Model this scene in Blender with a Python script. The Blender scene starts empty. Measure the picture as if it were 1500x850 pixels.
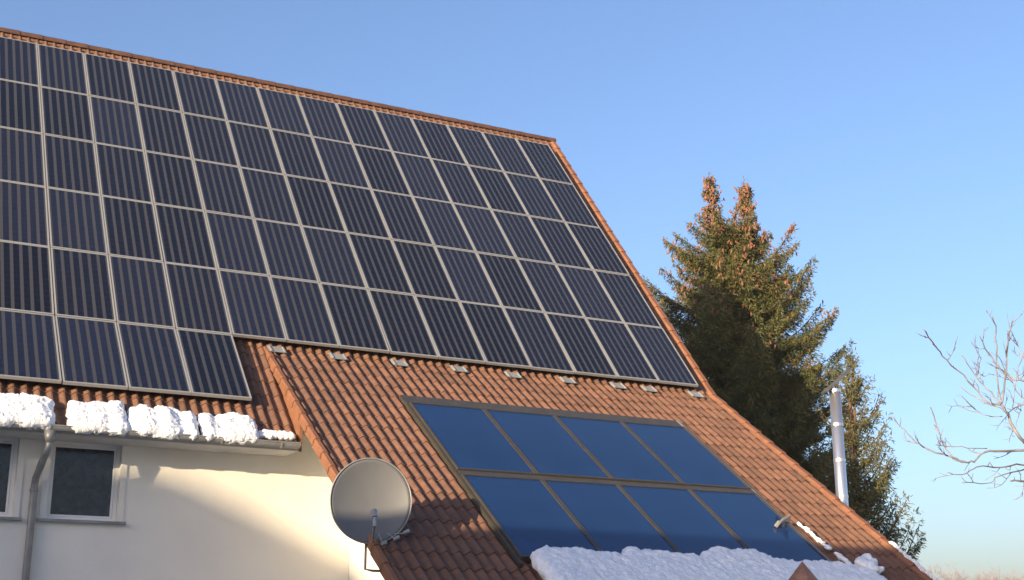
import bpy, bmesh, math, random
import numpy as np
from mathutils import Vector, Matrix, noise

R = math.radians
rng = random.Random(7)
nrg = np.random.default_rng(11)
sc = bpy.context.scene
col = sc.collection
H = 12.17                      # height of the reference point (top edge of the panel field) above the ground

# ------------------------------------------------------------------ camera
YAW, PITCH, ROLL = 0.48755, 0.26961, -0.00225
fw = Vector((math.sin(YAW) * math.cos(PITCH), math.cos(YAW) * math.cos(PITCH), math.sin(PITCH)))
rt0 = Vector((math.cos(YAW), -math.sin(YAW), 0)); up0 = rt0.cross(fw)
rt = math.cos(ROLL) * rt0 + math.sin(ROLL) * up0
up = -math.sin(ROLL) * rt0 + math.cos(ROLL) * up0
CAM = Vector((-13.1318, -23.0505, -10.5662 + H))
cd = bpy.data.cameras.new('camera'); cam = bpy.data.objects.new('camera', cd); col.objects.link(cam)
m = Matrix((rt, up, -fw)).transposed().to_4x4(); m.translation = CAM
cam.matrix_world = m
FPX = 1927.8
cd.sensor_width = 36; cd.lens = 36 * FPX / 1500; cd.clip_end = 5000; cd.clip_start = .05
sc.camera = cam

# ------------------------------------------------------------------ sky, sun, exposure
SUN_AZ, SUN_EL = 63.0, 9.3     # degrees left of the facade's normal, degrees up
w = bpy.data.worlds.new('World'); sc.world = w; w.use_nodes = True
nt = w.node_tree; bg = nt.nodes['Background']
sky = nt.nodes.new('ShaderNodeTexSky'); sky.sky_type = 'NISHITA'; sky.sun_disc = False
sky.sun_elevation = R(SUN_EL); sky.sun_rotation = R(180 + SUN_AZ)
sky.altitude = 300; sky.air_density = 1.0; sky.dust_density = 3.2; sky.ozone_density = 3.0
wb = nt.nodes.new('ShaderNodeMix'); wb.data_type = 'RGBA'; wb.blend_type = 'MULTIPLY'; wb.inputs[0].default_value = 1
wb.inputs[7].default_value = (1.04, .94, .985, 1)      # overall white balance of the sky
nt.links.new(sky.outputs[0], wb.inputs[6]); nt.links.new(wb.outputs[2], bg.inputs['Color']); bg.inputs['Strength'].default_value = 0.124
sdir = Vector((-math.sin(R(SUN_AZ)) * math.cos(R(SUN_EL)), -math.cos(R(SUN_AZ)) * math.cos(R(SUN_EL)), math.sin(R(SUN_EL))))
sl = bpy.data.lights.new('sun', 'SUN'); sl.energy = 4.2; sl.angle = R(0.45); sl.color = (1.0, .78, .50)
so = bpy.data.objects.new('sun', sl); col.objects.link(so)
so.rotation_euler = sdir.to_track_quat('Z', 'Y').to_euler()
sc.view_settings.view_transform = 'Standard'; sc.view_settings.look = 'None'
sc.view_settings.exposure = 1.45; sc.view_settings.gamma = 1; sc.view_settings.use_curve_mapping = False
sc.cycles.max_bounces = 6

# ------------------------------------------------------------------ materials
def mat(name, base, rough=.6, metal=0, var=0, vscale=4, bump=0, bscale=30, spec=.5, ramp=None, coord='Object'):
    M = bpy.data.materials.new(name); M.use_nodes = True
    n = M.node_tree.nodes; l = M.node_tree.links; p = n['Principled BSDF']
    p.inputs['Base Color'].default_value = (*base, 1); p.inputs['Roughness'].default_value = rough
    p.inputs['Metallic'].default_value = metal; p.inputs['Specular IOR Level'].default_value = spec
    tc = n.new('ShaderNodeTexCoord')
    if var or ramp:
        t = n.new('ShaderNodeTexNoise'); t.inputs['Scale'].default_value = vscale; t.inputs['Detail'].default_value = 6
        l.new(tc.outputs[coord], t.inputs['Vector'])
        r = n.new('ShaderNodeValToRGB')
        if ramp:
            r.color_ramp.elements[0].position = ramp[0][0]; r.color_ramp.elements[0].color = (*ramp[0][1], 1)
            r.color_ramp.elements[1].position = ramp[-1][0]; r.color_ramp.elements[1].color = (*ramp[-1][1], 1)
            for q in ramp[1:-1]:
                e = r.color_ramp.elements.new(q[0]); e.color = (*q[1], 1)
        else:
            r.color_ramp.elements[0].position = .3; r.color_ramp.elements[1].position = .7
            r.color_ramp.elements[0].color = (*[c * (1 - var) for c in base], 1)
            r.color_ramp.elements[1].color = (*[min(1, c * (1 + var)) for c in base], 1)
        l.new(t.outputs['Fac'], r.inputs['Fac']); l.new(r.outputs['Color'], p.inputs['Base Color'])
    if bump:
        t2 = n.new('ShaderNodeTexNoise'); t2.inputs['Scale'].default_value = bscale; t2.inputs['Detail'].default_value = 5
        l.new(tc.outputs[coord], t2.inputs['Vector'])
        b = n.new('ShaderNodeBump'); b.inputs['Strength'].default_value = bump; b.inputs['Distance'].default_value = .02
        l.new(t2.outputs['Fac'], b.inputs['Height']); l.new(b.outputs['Normal'], p.inputs['Normal'])
    return M

def mnode(M, op, a, b=None, clamp=False):
    n = M.node_tree.nodes.new('ShaderNodeMath'); n.operation = op; n.use_clamp = clamp
    for i, v in enumerate((a, b)):
        if v is None: continue
        if isinstance(v, (int, float)): n.inputs[i].default_value = v
        else: M.node_tree.links.new(v, n.inputs[i])
    return n.outputs[0]

def tile_material():
    M = mat('clay_tile', (.34, .15, .085), .75, bump=.25, bscale=60)
    n = M.node_tree.nodes; l = M.node_tree.links; p = n['Principled BSDF']
    uv = n.new('ShaderNodeUVMap'); uv.uv_map = 'UVMap'
    sep = n.new('ShaderNodeSeparateXYZ'); l.new(uv.outputs[0], sep.inputs[0])
    fx = mnode(M, 'FLOOR', sep.outputs[0]); fy = mnode(M, 'FLOOR', sep.outputs[1])
    cb = n.new('ShaderNodeCombineXYZ'); l.new(fx, cb.inputs[0]); l.new(fy, cb.inputs[1])
    wn = n.new('ShaderNodeTexWhiteNoise'); l.new(cb.outputs[0], wn.inputs['Vector'])
    r = n.new('ShaderNodeValToRGB'); e = r.color_ramp.elements
    e[0].color = (.112, .056, .036, 1); e[1].color = (.165, .082, .052, 1)
    k = e.new(.5); k.color = (.140, .069, .044, 1)
    l.new(wn.outputs['Value'], r.inputs['Fac'])
    tc = n.new('ShaderNodeTexCoord'); t = n.new('ShaderNodeTexNoise'); t.inputs['Scale'].default_value = 9; t.inputs['Detail'].default_value = 7
    l.new(tc.outputs['Object'], t.inputs['Vector'])
    mx = n.new('ShaderNodeMix'); mx.data_type = 'RGBA'; mx.blend_type = 'MULTIPLY'
    r2 = n.new('ShaderNodeValToRGB'); r2.color_ramp.elements[0].position = .3; r2.color_ramp.elements[0].color = (.68, .69, .72, 1)
    r2.color_ramp.elements[1].position = .65; r2.color_ramp.elements[1].color = (1.05, 1.02, 1, 1)
    l.new(t.outputs['Fac'], r2.inputs['Fac']); mx.inputs[0].default_value = 1
    l.new(r.outputs['Color'], mx.inputs[6]); l.new(r2.outputs['Color'], mx.inputs[7]); t3 = n.new('ShaderNodeTexNoise'); t3.inputs['Scale'].default_value = 26; t3.inputs['Detail'].default_value = 4; l.new(tc.outputs['Object'], t3.inputs['Vector'])
    r3 = n.new('ShaderNodeValToRGB'); r3.color_ramp.elements[0].position = .60; r3.color_ramp.elements[0].color = (0, 0, 0, 1); r3.color_ramp.elements[1].position = .70; r3.color_ramp.elements[1].color = (.55, .55, .55, 1)
    l.new(t3.outputs['Fac'], r3.inputs['Fac'])
    m3 = n.new('ShaderNodeMix'); m3.data_type = 'RGBA'; l.new(r3.outputs['Color'], m3.inputs[0]); l.new(mx.outputs[2], m3.inputs[6]); m3.inputs[7].default_value = (.115, .105, .075, 1)   # lichen
    l.new(m3.outputs[2], p.inputs['Base Color'])
    return M

def pv_material():
    """monocrystalline cells, 6 by 12, with rounded corners, on a paler sheet, all under glass"""
    M = mat('solar_cells', (.02, .025, .05), .16, spec=.5)
    n = M.node_tree.nodes; l = M.node_tree.links; p = n['Principled BSDF']
    uv = n.new('ShaderNodeUVMap'); uv.uv_map = 'UVMap'
    sep = n.new('ShaderNodeSeparateXYZ'); l.new(uv.outputs[0], sep.inputs[0])
    u = mnode(M, 'MULTIPLY', sep.outputs[0], 6.0); v = mnode(M, 'MULTIPLY', sep.outputs[1], 12.0)
    ax = mnode(M, 'ABSOLUTE', mnode(M, 'SUBTRACT', mnode(M, 'FRACT', u), .5))
    ay = mnode(M, 'ABSOLUTE', mnode(M, 'SUBTRACT', mnode(M, 'FRACT', v), .5))
    ex = mnode(M, 'GREATER_THAN', ax, .32); ey = mnode(M, 'GREATER_THAN', ay, .492)
    co = mnode(M, 'GREATER_THAN', mnode(M, 'ADD', ax, ay), .785)
    g = mnode(M, 'MAXIMUM', mnode(M, 'MAXIMUM', ex, ey), co)
    oi = n.new('ShaderNodeObjectInfo')
    cr = n.new('ShaderNodeValToRGB'); cr.color_ramp.elements[0].color = (.004, .0045, .008, 1); cr.color_ramp.elements[1].color = (.010, .013, .028, 1)
    l.new(oi.outputs['Random'], cr.inputs['Fac'])
    mx = n.new('ShaderNodeMix'); mx.data_type = 'RGBA'
    l.new(g, mx.inputs[0]); l.new(cr.outputs['Color'], mx.inputs[6]); mx.inputs[7].default_value = (.046, .046, .051, 1)
    l.new(mx.outputs[2], p.inputs['Base Color'])
    return M

T = tile_material()
VT = mat('verge_clay', (.19, .082, .042), .7, var=.2, vscale=5, bump=.2, bscale=50)
PV = pv_material()
ALU = mat('aluminium', (.32, .325, .325), .42, .3)
ALUD = mat('dull_metal', (.30, .29, .27), .5, .5, var=.15, vscale=8)
BRONZE = mat('grey_brown_sheet', (.09, .08, .065), .45, .5, var=.15, vscale=6)
ZINC = mat('zinc', (.22, .225, .23), .5, .4, var=.2, vscale=5)
WHITEP = mat('white_window_paint', (.72, .72, .72), .4)
def render_material():
    M = mat('wall_render', (.74, .70, .61), .92, bump=.25, bscale=90, ramp=[(.25, (.62, .605, .56)), (.5, (.68, .665, .615)), (.75, (.72, .705, .655))], vscale=.9)
    return M
WALL = render_material()
def glass_mat(name, base, rough=.05, var=0, vs=3):
    M = mat(name, base, rough, spec=.5, var=var, vscale=vs); return M
WGLASS = glass_mat('window_glass', (.012, .016, .03), .12, .8, 14)
COLG = mat('collector_glass', (.007, .027, .088), .05, spec=.5, var=.16, vscale=1.1)
WOOD = mat('brown_wood', (.20, .10, .06), .7, var=.3, vscale=7)
SOFFIT = mat('soffit_boards', (.50, .49, .46), .8, var=.1, vscale=3)
SNOW = mat('snow', (.72, .745, .79), .75, bump=.8, bscale=45, var=.10, vscale=14)
SNOW.node_tree.nodes['Principled BSDF'].inputs['Subsurface Weight'].default_value = .0
STEEL = mat('stainless_steel', (.66, .66, .67), .30, .88)
DISHM = mat('dish_paint', (.095, .10, .11), .5, var=.05, vscale=4)
DARK = mat('dark_plastic', (.03, .03, .035), .5)
PALEP = mat('pale_plastic', (.22, .235, .25), .4)
BARK = mat('conifer_bark', (.10, .065, .045), .9, var=.3, vscale=12)
def leafmat(name, ramp, vs):
    M = mat(name, ramp[0][1], .75, ramp=ramp, vscale=vs, spec=.25); return M
NEED = leafmat('spruce_needles', [(.3, (.034, .046, .016)), (.5, (.078, .084, .026)), (.62, (.115, .10, .034)), (.75, (.14, .10, .04))], 2.2)
NEEDB = leafmat('blue_green_needles', [(.3, (.045, .052, .025)), (.5, (.085, .085, .03)), (.7, (.13, .115, .04))], 2.0)
CONE = mat('spruce_cones', (.20, .092, .052), .7, var=.35, vscale=6)
FROST = leafmat('frosted_bark', [(.35, (.11, .08, .065)), (.48, (.17, .155, .155)), (.65, (.24, .235, .25))], 5)
FARBARK = mat('distant_bark', (.19, .155, .165), .9)

# ------------------------------------------------------------------ mesh helpers
class MB:
    def __init__(s): s.v = []; s.f = []; s.uv = None
    def add(s, v, f):
        o = len(s.v); s.v += [tuple(p) for p in v]; s.f += [tuple(i + o for i in q) for q in f]
    def box(s, a, b):
        (x0, y0, z0), (x1, y1, z1) = a, b
        s.add([(x0, y0, z0), (x1, y0, z0), (x1, y1, z0), (x0, y1, z0), (x0, y0, z1), (x1, y0, z1), (x1, y1, z1), (x0, y1, z1)],
              [(0, 3, 2, 1), (4, 5, 6, 7), (0, 1, 5, 4), (1, 2, 6, 5), (2, 3, 7, 6), (3, 0, 4, 7)])
    def prism(s, poly, x0, x1):
        """poly: (y, z) outline pushed along x"""
        n = len(poly)
        s.add([(x0, y, z) for y, z in poly] + [(x1, y, z) for y, z in poly],
              [tuple(range(n))[::-1], tuple(range(n, 2 * n))] + [(i, (i + 1) % n, (i + 1) % n + n, i + n) for i in range(n)])
    def tube(s, pts, rad, n=8, cap=True):
        pts = [Vector(p) for p in pts]
        if not hasattr(rad, '__len__'): rad = [rad] * len(pts)
        vs = []; ref = None
        for i, p in enumerate(pts):
            d = (pts[min(i + 1, len(pts) - 1)] - pts[max(i - 1, 0)]).normalized()
            if ref is None: ref = d.orthogonal().normalized()
            ref = (ref - d * ref.dot(d)).normalized(); b = d.cross(ref)
            for k in range(n):
                a = 2 * math.pi * k / n; vs.append(p + rad[i] * (math.cos(a) * ref + math.sin(a) * b))
        fs = [(i * n + k, i * n + (k + 1) % n, (i + 1) * n + (k + 1) % n, (i + 1) * n + k) for i in range(len(pts) - 1) for k in range(n)]
        if cap: fs += [tuple(range(n))[::-1], tuple((len(pts) - 1) * n + k for k in range(n))]
        s.add(vs, fs)
    def build(s, name, material, parent=None, smooth=False, loc=None):
        me = bpy.data.meshes.new(name)
        vs = s.v
        if loc is not None: vs = [(a - loc[0], b - loc[1], c - loc[2]) for a, b, c in vs]
        me.from_pydata(vs, [], s.f); me.update()
        me.materials.append(material)
        o = bpy.data.objects.new(name, me); col.objects.link(o)
        if loc is not None: o.location = loc
        if smooth: me.polygons.foreach_set('use_smooth', [True] * len(me.polygons))
        if parent: o.parent = parent
        return o

def tag(o, label=None, cat=None, group=None, kind=None):
    if label: o['label'] = label
    if cat: o['category'] = cat
    if group: o['group'] = group
    if kind: o['kind'] = kind
    return o
def empty(name, loc=(0, 0, 0)):
    o = bpy.data.objects.new(name, None); col.objects.link(o); o.location = loc; o.empty_display_size = .3; return o
def recenter(bm_obj): pass

def copy_tree(root):
    r = root.copy(); col.objects.link(r)
    for ch in root.children:
        c = ch.copy(); col.objects.link(c); c.parent = r
        for g in ch.children:
            d = g.copy(); col.objects.link(d); d.parent = c
    return r

# ------------------------------------------------------------------ roof geometry (side section, y and z)
T1, T6, T2 = R(50.62), R(44.2), R(35.5)
W = 0.81083                      # panel pitch along the ridge
KN = (-4.99, -6.31 + H)          # knee of the roof, tile surface
RD = (.44, -.113 + H + (.44 - .10) * math.tan(T1))   # ridge
EV = (-6.62, KN[1] - (6.62 - 4.99) * math.tan(T6))   # eave of the left part
LE = (-10.55, KN[1] - (10.55 - 4.99) * math.tan(T2)) # eave of the lower roof
XL, XR = -19.0, .36              # main roof ends
XV = -7.60                       # left verge of the lower roof
WAVE, GAUGE, AMP = .15, .345, .046

def tile_sheet(name, x0, x1, p0, p1, parent, lift=.011, side=-1):
    """a field of profiled tiles between two (y, z) points; the upper edge is p0"""
    L = math.hypot(p1[0] - p0[0], p1[1] - p0[1]); dy, dz = (p1[0] - p0[0]) / L, (p1[1] - p0[1]) / L
    ny, nz = (dz, -dy) if -dy > 0 else (-dz, dy)
    if nz < 0: ny, nz = -ny, -nz
    nx = max(8, int(round((x1 - x0) / WAVE * 8))); xs = np.linspace(x0, x1, nx + 1)
    prof = AMP * (.5 + .5 * np.cos(2 * np.pi * xs / WAVE)) ** 1.25 - .020
    nc = int(math.ceil(L / GAUGE)); lines = []
    for k in range(nc):
        a = L - (nc - k) * GAUGE; b = a + GAUGE
        if k == 0: a = 0
        lines.append((a, -.004, k + .02)); lines.append((b, lift, k + .98))
    lines.append((L, -.02, nc - .02))
    rws = []; uvs = []
    tcell = np.floor(xs / .30)
    for s_, h, vv in lines:
        ci = int(vv)
        jit = np.array([(noise.random_vector if False else (lambda: 0))() for _ in range(1)])
        hh = prof + h
        r_ = np.stack([xs, p0[0] + dy * s_ + ny * hh, p0[1] + dz * s_ + nz * hh], 1)
        rws.append(r_); uvs.append(np.stack([xs / .30 + .001, np.full_like(xs, vv)], 1))
    # per-tile small irregularities
    for k in range(nc):
        off = nrg.normal(0, .0022, 400)
        idx = (np.floor((xs - x0) / .30)).astype(int)
        for q in (2 * k, 2 * k + 1):
            o = off[idx] * (1.0 if q % 2 else .3)
            rws[q][:, 1] += ny * o; rws[q][:, 2] += nz * o
    V = np.concatenate(rws); n = nx + 1
    i, j = np.meshgrid(np.arange(len(lines) - 1), np.arange(nx), indexing='ij')
    a = (i * n + j).ravel(); F = np.stack([a, a + n, a + n + 1, a + 1], 1)
    if side > 0: F = F[:, ::-1]
    me = bpy.data.meshes.new(name); me.from_pydata(V.tolist(), [], F.tolist())
    UV = np.concatenate(uvs); ul = me.uv_layers.new(name='UVMap')
    li = np.empty(len(me.loops), np.int32); me.loops.foreach_get('vertex_index', li)
    # one uv per tile: the riser keeps the id of the tile above it
    ul.data.foreach_set('uv', UV[li].ravel().astype(np.float32))
    me.materials.append(T); me.update()
    o = bpy.data.objects.new(name, me); col.objects.link(o); o.parent = parent
    return o

# ------------------------------------------------------------------ the ground
g = MB(); N = 60
gv = []; gf = []
rads = [0] + [2 * 1.16 ** k for k in range(46)]
for ri, r_ in enumerate(rads):
    for a in range(64):
        th = 2 * math.pi * a / 64; x, y = -5 + r_ * math.cos(th), -10 + r_ * math.sin(th)
        z = 0 if r_ < 30 else .5 * noise.noise(Vector((x / 60, y / 60, 0)))
        gv.append((x, y, z - .0))
gf = [(i * 64 + a, i * 64 + (a + 1) % 64, (i + 1) * 64 + (a + 1) % 64, (i + 1) * 64 + a) for i in range(len(rads) - 1) for a in range(64)]
g.add(gv, gf)
GR = mat('snowy_grass', (.4, .42, .4), .9, ramp=[(.42, (.06, .075, .03)), (.52, (.30, .31, .28)), (.6, (.62, .64, .68))], vscale=.35, bump=.5, bscale=4)
tag(g.build('ground', GR), kind='structure', label='winter lawn with patchy snow around the house')

# ------------------------------------------------------------------ the house
house = tag(empty('house', (-6, -3, 0)), 'large pale rendered house under a brown tiled roof covered with solar panels', 'house')
def ph(o):           # parent without moving
    o.parent = house; o.location = Vector(o.location) - Vector(house.location); return o

r1 = tile_sheet('roof', XL, XR, RD, KN, None); ph(r1)
r2 = tile_sheet('roof', XL, XV + .05, KN, EV, None); ph(r2)
r3 = tile_sheet('roof', XV, XR, KN, LE, None); ph(r3)
BK = (.50 + 9.0, RD[1] - 9.0 * math.tan(R(46)))
r4 = tile_sheet('roof', XL, XR, RD, BK, None, side=1); ph(r4)
# boards under the tiles
t_ = .16
def deck(name, x0, x1, p0, p1, m_, off=.045, th=t_):
    L = math.hypot(p1[0] - p0[0], p1[1] - p0[1]); dy, dz = (p1[0] - p0[0]) / L, (p1[1] - p0[1]) / L
    ny, nz = (-dz, dy) if dy > 0 else (dz, -dy)
    b = MB(); b.prism([(p0[0] - ny * off, p0[1] - nz * off), (p1[0] - ny * off, p1[1] - nz * off),
                       (p1[0] - ny * th, p1[1] - nz * th), (p0[0] - ny * th, p0[1] - nz * th)], x0, x1)
    o = b.build(name, m_); ph(o); return o
deck('roof_boarding', XL, XR - .05, RD, KN, WOOD)
deck('roof_boarding', XL, XV + .02, KN, EV, SOFFIT, .05, .11)
deck('roof_boarding', XV + .05, XR - .05, KN, LE, SOFFIT)
deck('roof_boarding', XL, XR - .05, RD, BK, WOOD)

# walls: main block outline in section, extension in section
w1 = MB()
wy = -6.02
def zr(y):           # underside height of the roof at y on the main/left section
    if y > KN[0]: return KN[1] + (y - KN[0]) * math.tan(T1) - .26
    return KN[1] + (y - KN[0]) * math.tan(T6) - .16
fz = zr(wy)
poly = [(wy, -.2), (wy, fz), (KN[0], zr(KN[0]) - .02), (RD[0], RD[1] - .35), (BK[0] - .6, BK[1] + .3), (BK[0] - .6, -.2)]
# front wall with window holes is built from strips, the rest is one prism behind it
wins = [(-11.72, -10.95), (-10.57, -9.71)]
WZ0, WZ1 = H - 8.965, H - 7.99
TW = .28
def strip(a, b, z0, z1): w1.box((a, wy, z0), (b, wy + TW, z1))
edges = [XL + .3]
for a, b in wins: edges += [a, b]
edges.append(-6.60)
strip(XL + .3, -6.60, -.2, WZ0); strip(XL + .3, -6.60, WZ1, fz)
for k in range(0, len(edges), 2): strip(edges[k], edges[k + 1], WZ0, WZ1)
w1.prism([(wy + TW + .001, -.2), (wy + TW + .001, zr(wy + TW)), (KN[0], zr(KN[0]) - .02), (RD[0], RD[1] - .35), (BK[0] - .6, BK[1] + .3), (BK[0] - .6, -.2)], -.02, .0)
w1.prism([(wy + TW + .001, -.2), (wy + TW + .001, zr(wy + TW)), (KN[0], zr(KN[0]) - .02), (RD[0], RD[1] - .35), (BK[0] - .6, BK[1] + .3), (BK[0] - .6, -.2)], XL + .3, XL + .5)
w1.box((XL + .5, BK[0] - .8, -.2), (-.02, BK[0] - .6, BK[1] + .2))
def zl(y): return KN[1] + (y - KN[0]) * math.tan(T2) - .24
# extension: left side wall, front wall, right gable wall
w1.prism([(-9.9, -.2), (-9.9, zl(-9.9)), (wy + .0, zl(wy)), (wy + .0, -.2)], -6.598, -6.32)
w1.prism([(-9.9, -.2), (-9.9, zl(-9.9)), (wy + TW, zl(wy + TW)), (wy + TW, -.2)], -.28, .002)
w1.box((-6.32, -9.9, -.2), (-.28, -9.64, zl(-9.9)))
ph(w1.build('wall', WALL))
# cheek between the left eave part and the raised lower roof
ck = MB(); cy = EV[0] + .02
ck.prism([(KN[0] - .02, KN[1] - .05), (cy, KN[1] + (cy - KN[0]) * math.tan(T2) - .03), (cy, KN[1] + (cy - KN[0]) * math.tan(T6) - .14), (KN[0], KN[1] - .16)], XV + .03, XV + .07)
tag(ph(ck.build('cheek', VT)), 'small triangular cheek between the two roof pitches')
# verge strips: angled tiles that lap over the roof edge
def verge(p0, p1, x, wd, out, dn=.17):
    L = math.hypot(p1[0] - p0[0], p1[1] - p0[1]); dy, dz = (p1[0] - p0[0]) / L, (p1[1] - p0[1]) / L
    ny, nz = -dz, dy
    if nz < 0: ny, nz = -ny, -nz
    b = MB(); n = int(L / GAUGE); st = L / n; sg = 1 if out > 0 else -1
    for k in range(n):
        a0, a1 = k * st, (k + 1) * st + .02
        def P(s_, h, xx): return (xx, p0[0] + dy * s_ + ny * h, p0[1] + dz * s_ + nz * h)
        xi, xo = x - sg * wd, x + sg * .03
        h0, h1 = .026, .046
        pts = []
        for s_, h in ((a0, h0), (a1, h1)):
            pts += [P(s_, h - .02, xi), P(s_, h + .012, xi + sg * .03), P(s_, h + .012, xo - sg * .015), P(s_, h - .002, xo), P(s_, h - dn, xo), P(s_, h - dn, xo - sg * .02), P(s_, h - .035, xo - sg * .03), P(s_, h - .04, xi)]
        q = 8
        f = [(i, (i + 1) % q, (i + 1) % q + q, i + q) for i in range(q)] + [tuple(range(q))[::-1], tuple(range(q, 2 * q))]
        if sg > 0: f = [t[::-1] for t in f]
        b.add(pts, f)
    o = b.build('verge_tiles', VT); ph(o); return o
verge((KN[0] + .0, KN[1] + .0), LE, XV, .065, -1, .11)
verge(RD, KN, XR, .10, 1, .10)
verge(KN, LE, XR, .10, 1, .10)
# ridge caps
rc = MB(); x = XR + .01 - .40 * 48
while x < XR - .1:
    L = .40; ra = .088
    vs = []; n = 8
    for xx, rr in ((x, ra * .93), (x + L + .02, ra * 1.04)):
        for k in range(n + 1):
            a = math.pi * (-.12 + 1.24 * k / n); vs.append((xx, RD[0] + rr * math.cos(a), RD[1] + .0 + rr * math.sin(a) * .9))
        for k in range(n, -1, -1):
            a = math.pi * (-.12 + 1.24 * k / n); vs.append((xx, RD[0] + (rr - .018) * math.cos(a), RD[1] + .0 + (rr - .018) * math.sin(a) * .9))
    q = 2 * (n + 1)
    rc.add(vs, [(i, (i + 1) % q, (i + 1) % q + q, i + q) for i in range(q)] + [tuple(range(q))[::-1], tuple(range(q, 2 * q))])
    x += L
ph(rc.build('ridge_tiles', mat('ridge_clay', (.085, .040, .028), .75, var=.3, vscale=6), smooth=False))

# windows
for a, b in wins:
    fr = MB(); y0 = wy + .10; y1 = wy + .17; fwid = .045
    for (xa, xb, za, zb) in ((a, b, WZ0, WZ0 + fwid), (a, b, WZ1 - fwid, WZ1), (a, a + fwid, WZ0 + fwid, WZ1 - fwid), (b - fwid, b, WZ0 + fwid, WZ1 - fwid)):
        fr.box((xa, y0, za), (xb, y1, zb))
    root = fr.build('window', WHITEP)
    ins = MB(); i0 = fwid; sw = .022
    xa, xb, za, zb = a + i0 + .004, b - i0 - .004, WZ0 + i0 + .004, WZ1 - i0 - .004
    for (p, q, r_, s_) in ((xa, xb, za, za + sw), (xa, xb, zb - sw, zb), (xa, xa + sw, za + sw, zb - sw), (xb - sw, xb, za + sw, zb - sw)):
        ins.box((p, y0 + .012, r_), (q, y1 - .01, s_))
    ins.build('sash', WHITEP, root)
    gl = MB(); gl.box((xa + sw, y0 + .03, za + sw), (xb - sw, y0 + .04, zb - sw)); gl.build('pane', WGLASS, root)
    rv = MB()      # raised plaster surround
    e = .075
    for (p, q, r_, s_) in ((a - e, b + e, WZ1, WZ1 + e), (a - e, a, WZ0, WZ1), (b, b + e, WZ0, WZ1)):
        rv.box((p, wy - .018, r_), (q, wy + .001, s_))
    rv.build('surround', WALL, root)
    sl_ = MB(); sl_.box((a - .10, wy - .07, WZ0 - .035), (b + .10, wy + .10, WZ0 - .001)); sl_.build('sill', ZINC, root)
    ph(root)
# gutter with brackets, downpipe
gt = MB(); gy, gz, gr = EV[0] - .078, EV[1] - .035, .064
n = 9; vs = []
for xx in (XL, XV - .0):
    for k in range(n + 1):
        a = math.pi * (1 + k / n); vs.append((xx, gy + gr * math.cos(a), gz + gr * math.sin(a)))
    for k in range(n, -1, -1):
        a = math.pi * (1 + k / n); vs.append((xx, gy + (gr - .008) * math.cos(a), gz + (gr - .008) * math.sin(a)))
q = 2 * (n + 1)
gt.add(vs, [(i, (i + 1) % q, (i + 1) % q + q, i + q)[::-1] for i in range(q)] + [tuple(range(n + 1)), tuple(range(q, q + n + 1))[::-1]])
gt.tube([(XL, gy - gr, gz), (XV, gy - gr, gz)], .012, 6)
gut = gt.build('gutter', ZINC); ph(gut)
for k in range(14):
    xx = -7.85 - k * .78
    b = MB(); pts = [(xx, gy + (gr + .006) * math.cos(math.pi * (1 + i / 8)), gz + (gr + .006) * math.sin(math.pi * (1 + i / 8))) for i in range(9)] + [(xx, gy + gr + .08, gz + .10)]
    b.tube(pts, .009, 4); b.build('bracket', ALUD, gut)
fas = MB(); fas.box((XL, EV[0] + .012, EV[1] - .115), (XV + .02, EV[0] + .035, EV[1] - .02)); ph(fas.build('fascia', SOFFIT))
sf = MB(); sf.box((XL, EV[0] + .035, EV[1] - .112), (XV + .02, wy - .001, EV[1] - .095)); ph(sf.build('soffit', SOFFIT))
dp = MB(); dx = -10.74
dp.tube([(dx + .04, gy, gz - .06), (dx + .04, gy, gz - .20)], [.075, .05], 12)
dp.tube([(dx + .04, gy, gz - .16), (dx + .04, gy, gz - .25), (dx + .02, gy + .06, gz - .31), (dx, wy - .13, gz - .56), (dx, wy - .08, gz - .66), (dx, wy - .075, gz - 1.0), (dx, wy - .075, .1)], .044, 12)
for z in (gz - .72, 2.4, 1.0): dp.tube([(dx, wy - .075, z), (dx, wy - .075, z + .04)], .052, 12)
ph(dp.build('downpipe', ZINC, smooth=True))

# flue pipe on the gable wall
DCAP = mat('sooty_sheet', (.09, .09, .085), .6, .3, var=.3, vscale=10)
fx, fy = .72, -7.62
fl = MB(); zt = H - 6.62
fl.tube([(fx, fy, 1.6), (fx, fy, zt)], .088, 20)
flue = ph(fl.build('flue_pipe', STEEL, smooth=False))
flue.data.polygons.foreach_set('use_smooth', [len(p.vertices) == 4 for p in flue.data.polygons])
for z in (zt - .02, zt - .55, zt - 1.1, zt - 1.65, zt - 2.2):
    b = MB(); b.tube([(fx, fy, z - .03), (fx, fy, z + .015)], .094, 20); b.build('collar', STEEL, flue)
b = MB(); b.tube([(fx + .02, fy, zt), (fx + .02, fy, zt + .08)], .012, 5); b.tube([(fx - .06, fy, zt), (fx - .06, fy, zt + .03)], .012, 5); b.build('cap_stay', ALUD, flue)
b = MB(); c0 = Vector((fx + .06, fy, zt + .14)); ux = Vector((.26, -.02, .20)); vy = Vector((.02, .09, 0)); nn = ux.cross(vy).normalized() * .012
b.add([c0 - ux - vy - nn, c0 + ux - vy - nn, c0 + ux + vy - nn, c0 - ux + vy - nn, c0 - ux - vy + nn, c0 + ux - vy + nn, c0 + ux + vy + nn, c0 - ux + vy + nn],
      [(0, 3, 2, 1), (4, 5, 6, 7), (0, 1, 5, 4), (1, 2, 6, 5), (2, 3, 7, 6), (3, 0, 4, 7)]); b.build('rain_cap', DCAP, flue)
b = MB(); b.box((-.0, fy - .03, zt - 2.3), (fx - .1, fy + .03, zt - 2.26)); b.build('wall_bracket', ALUD, flue)

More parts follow.
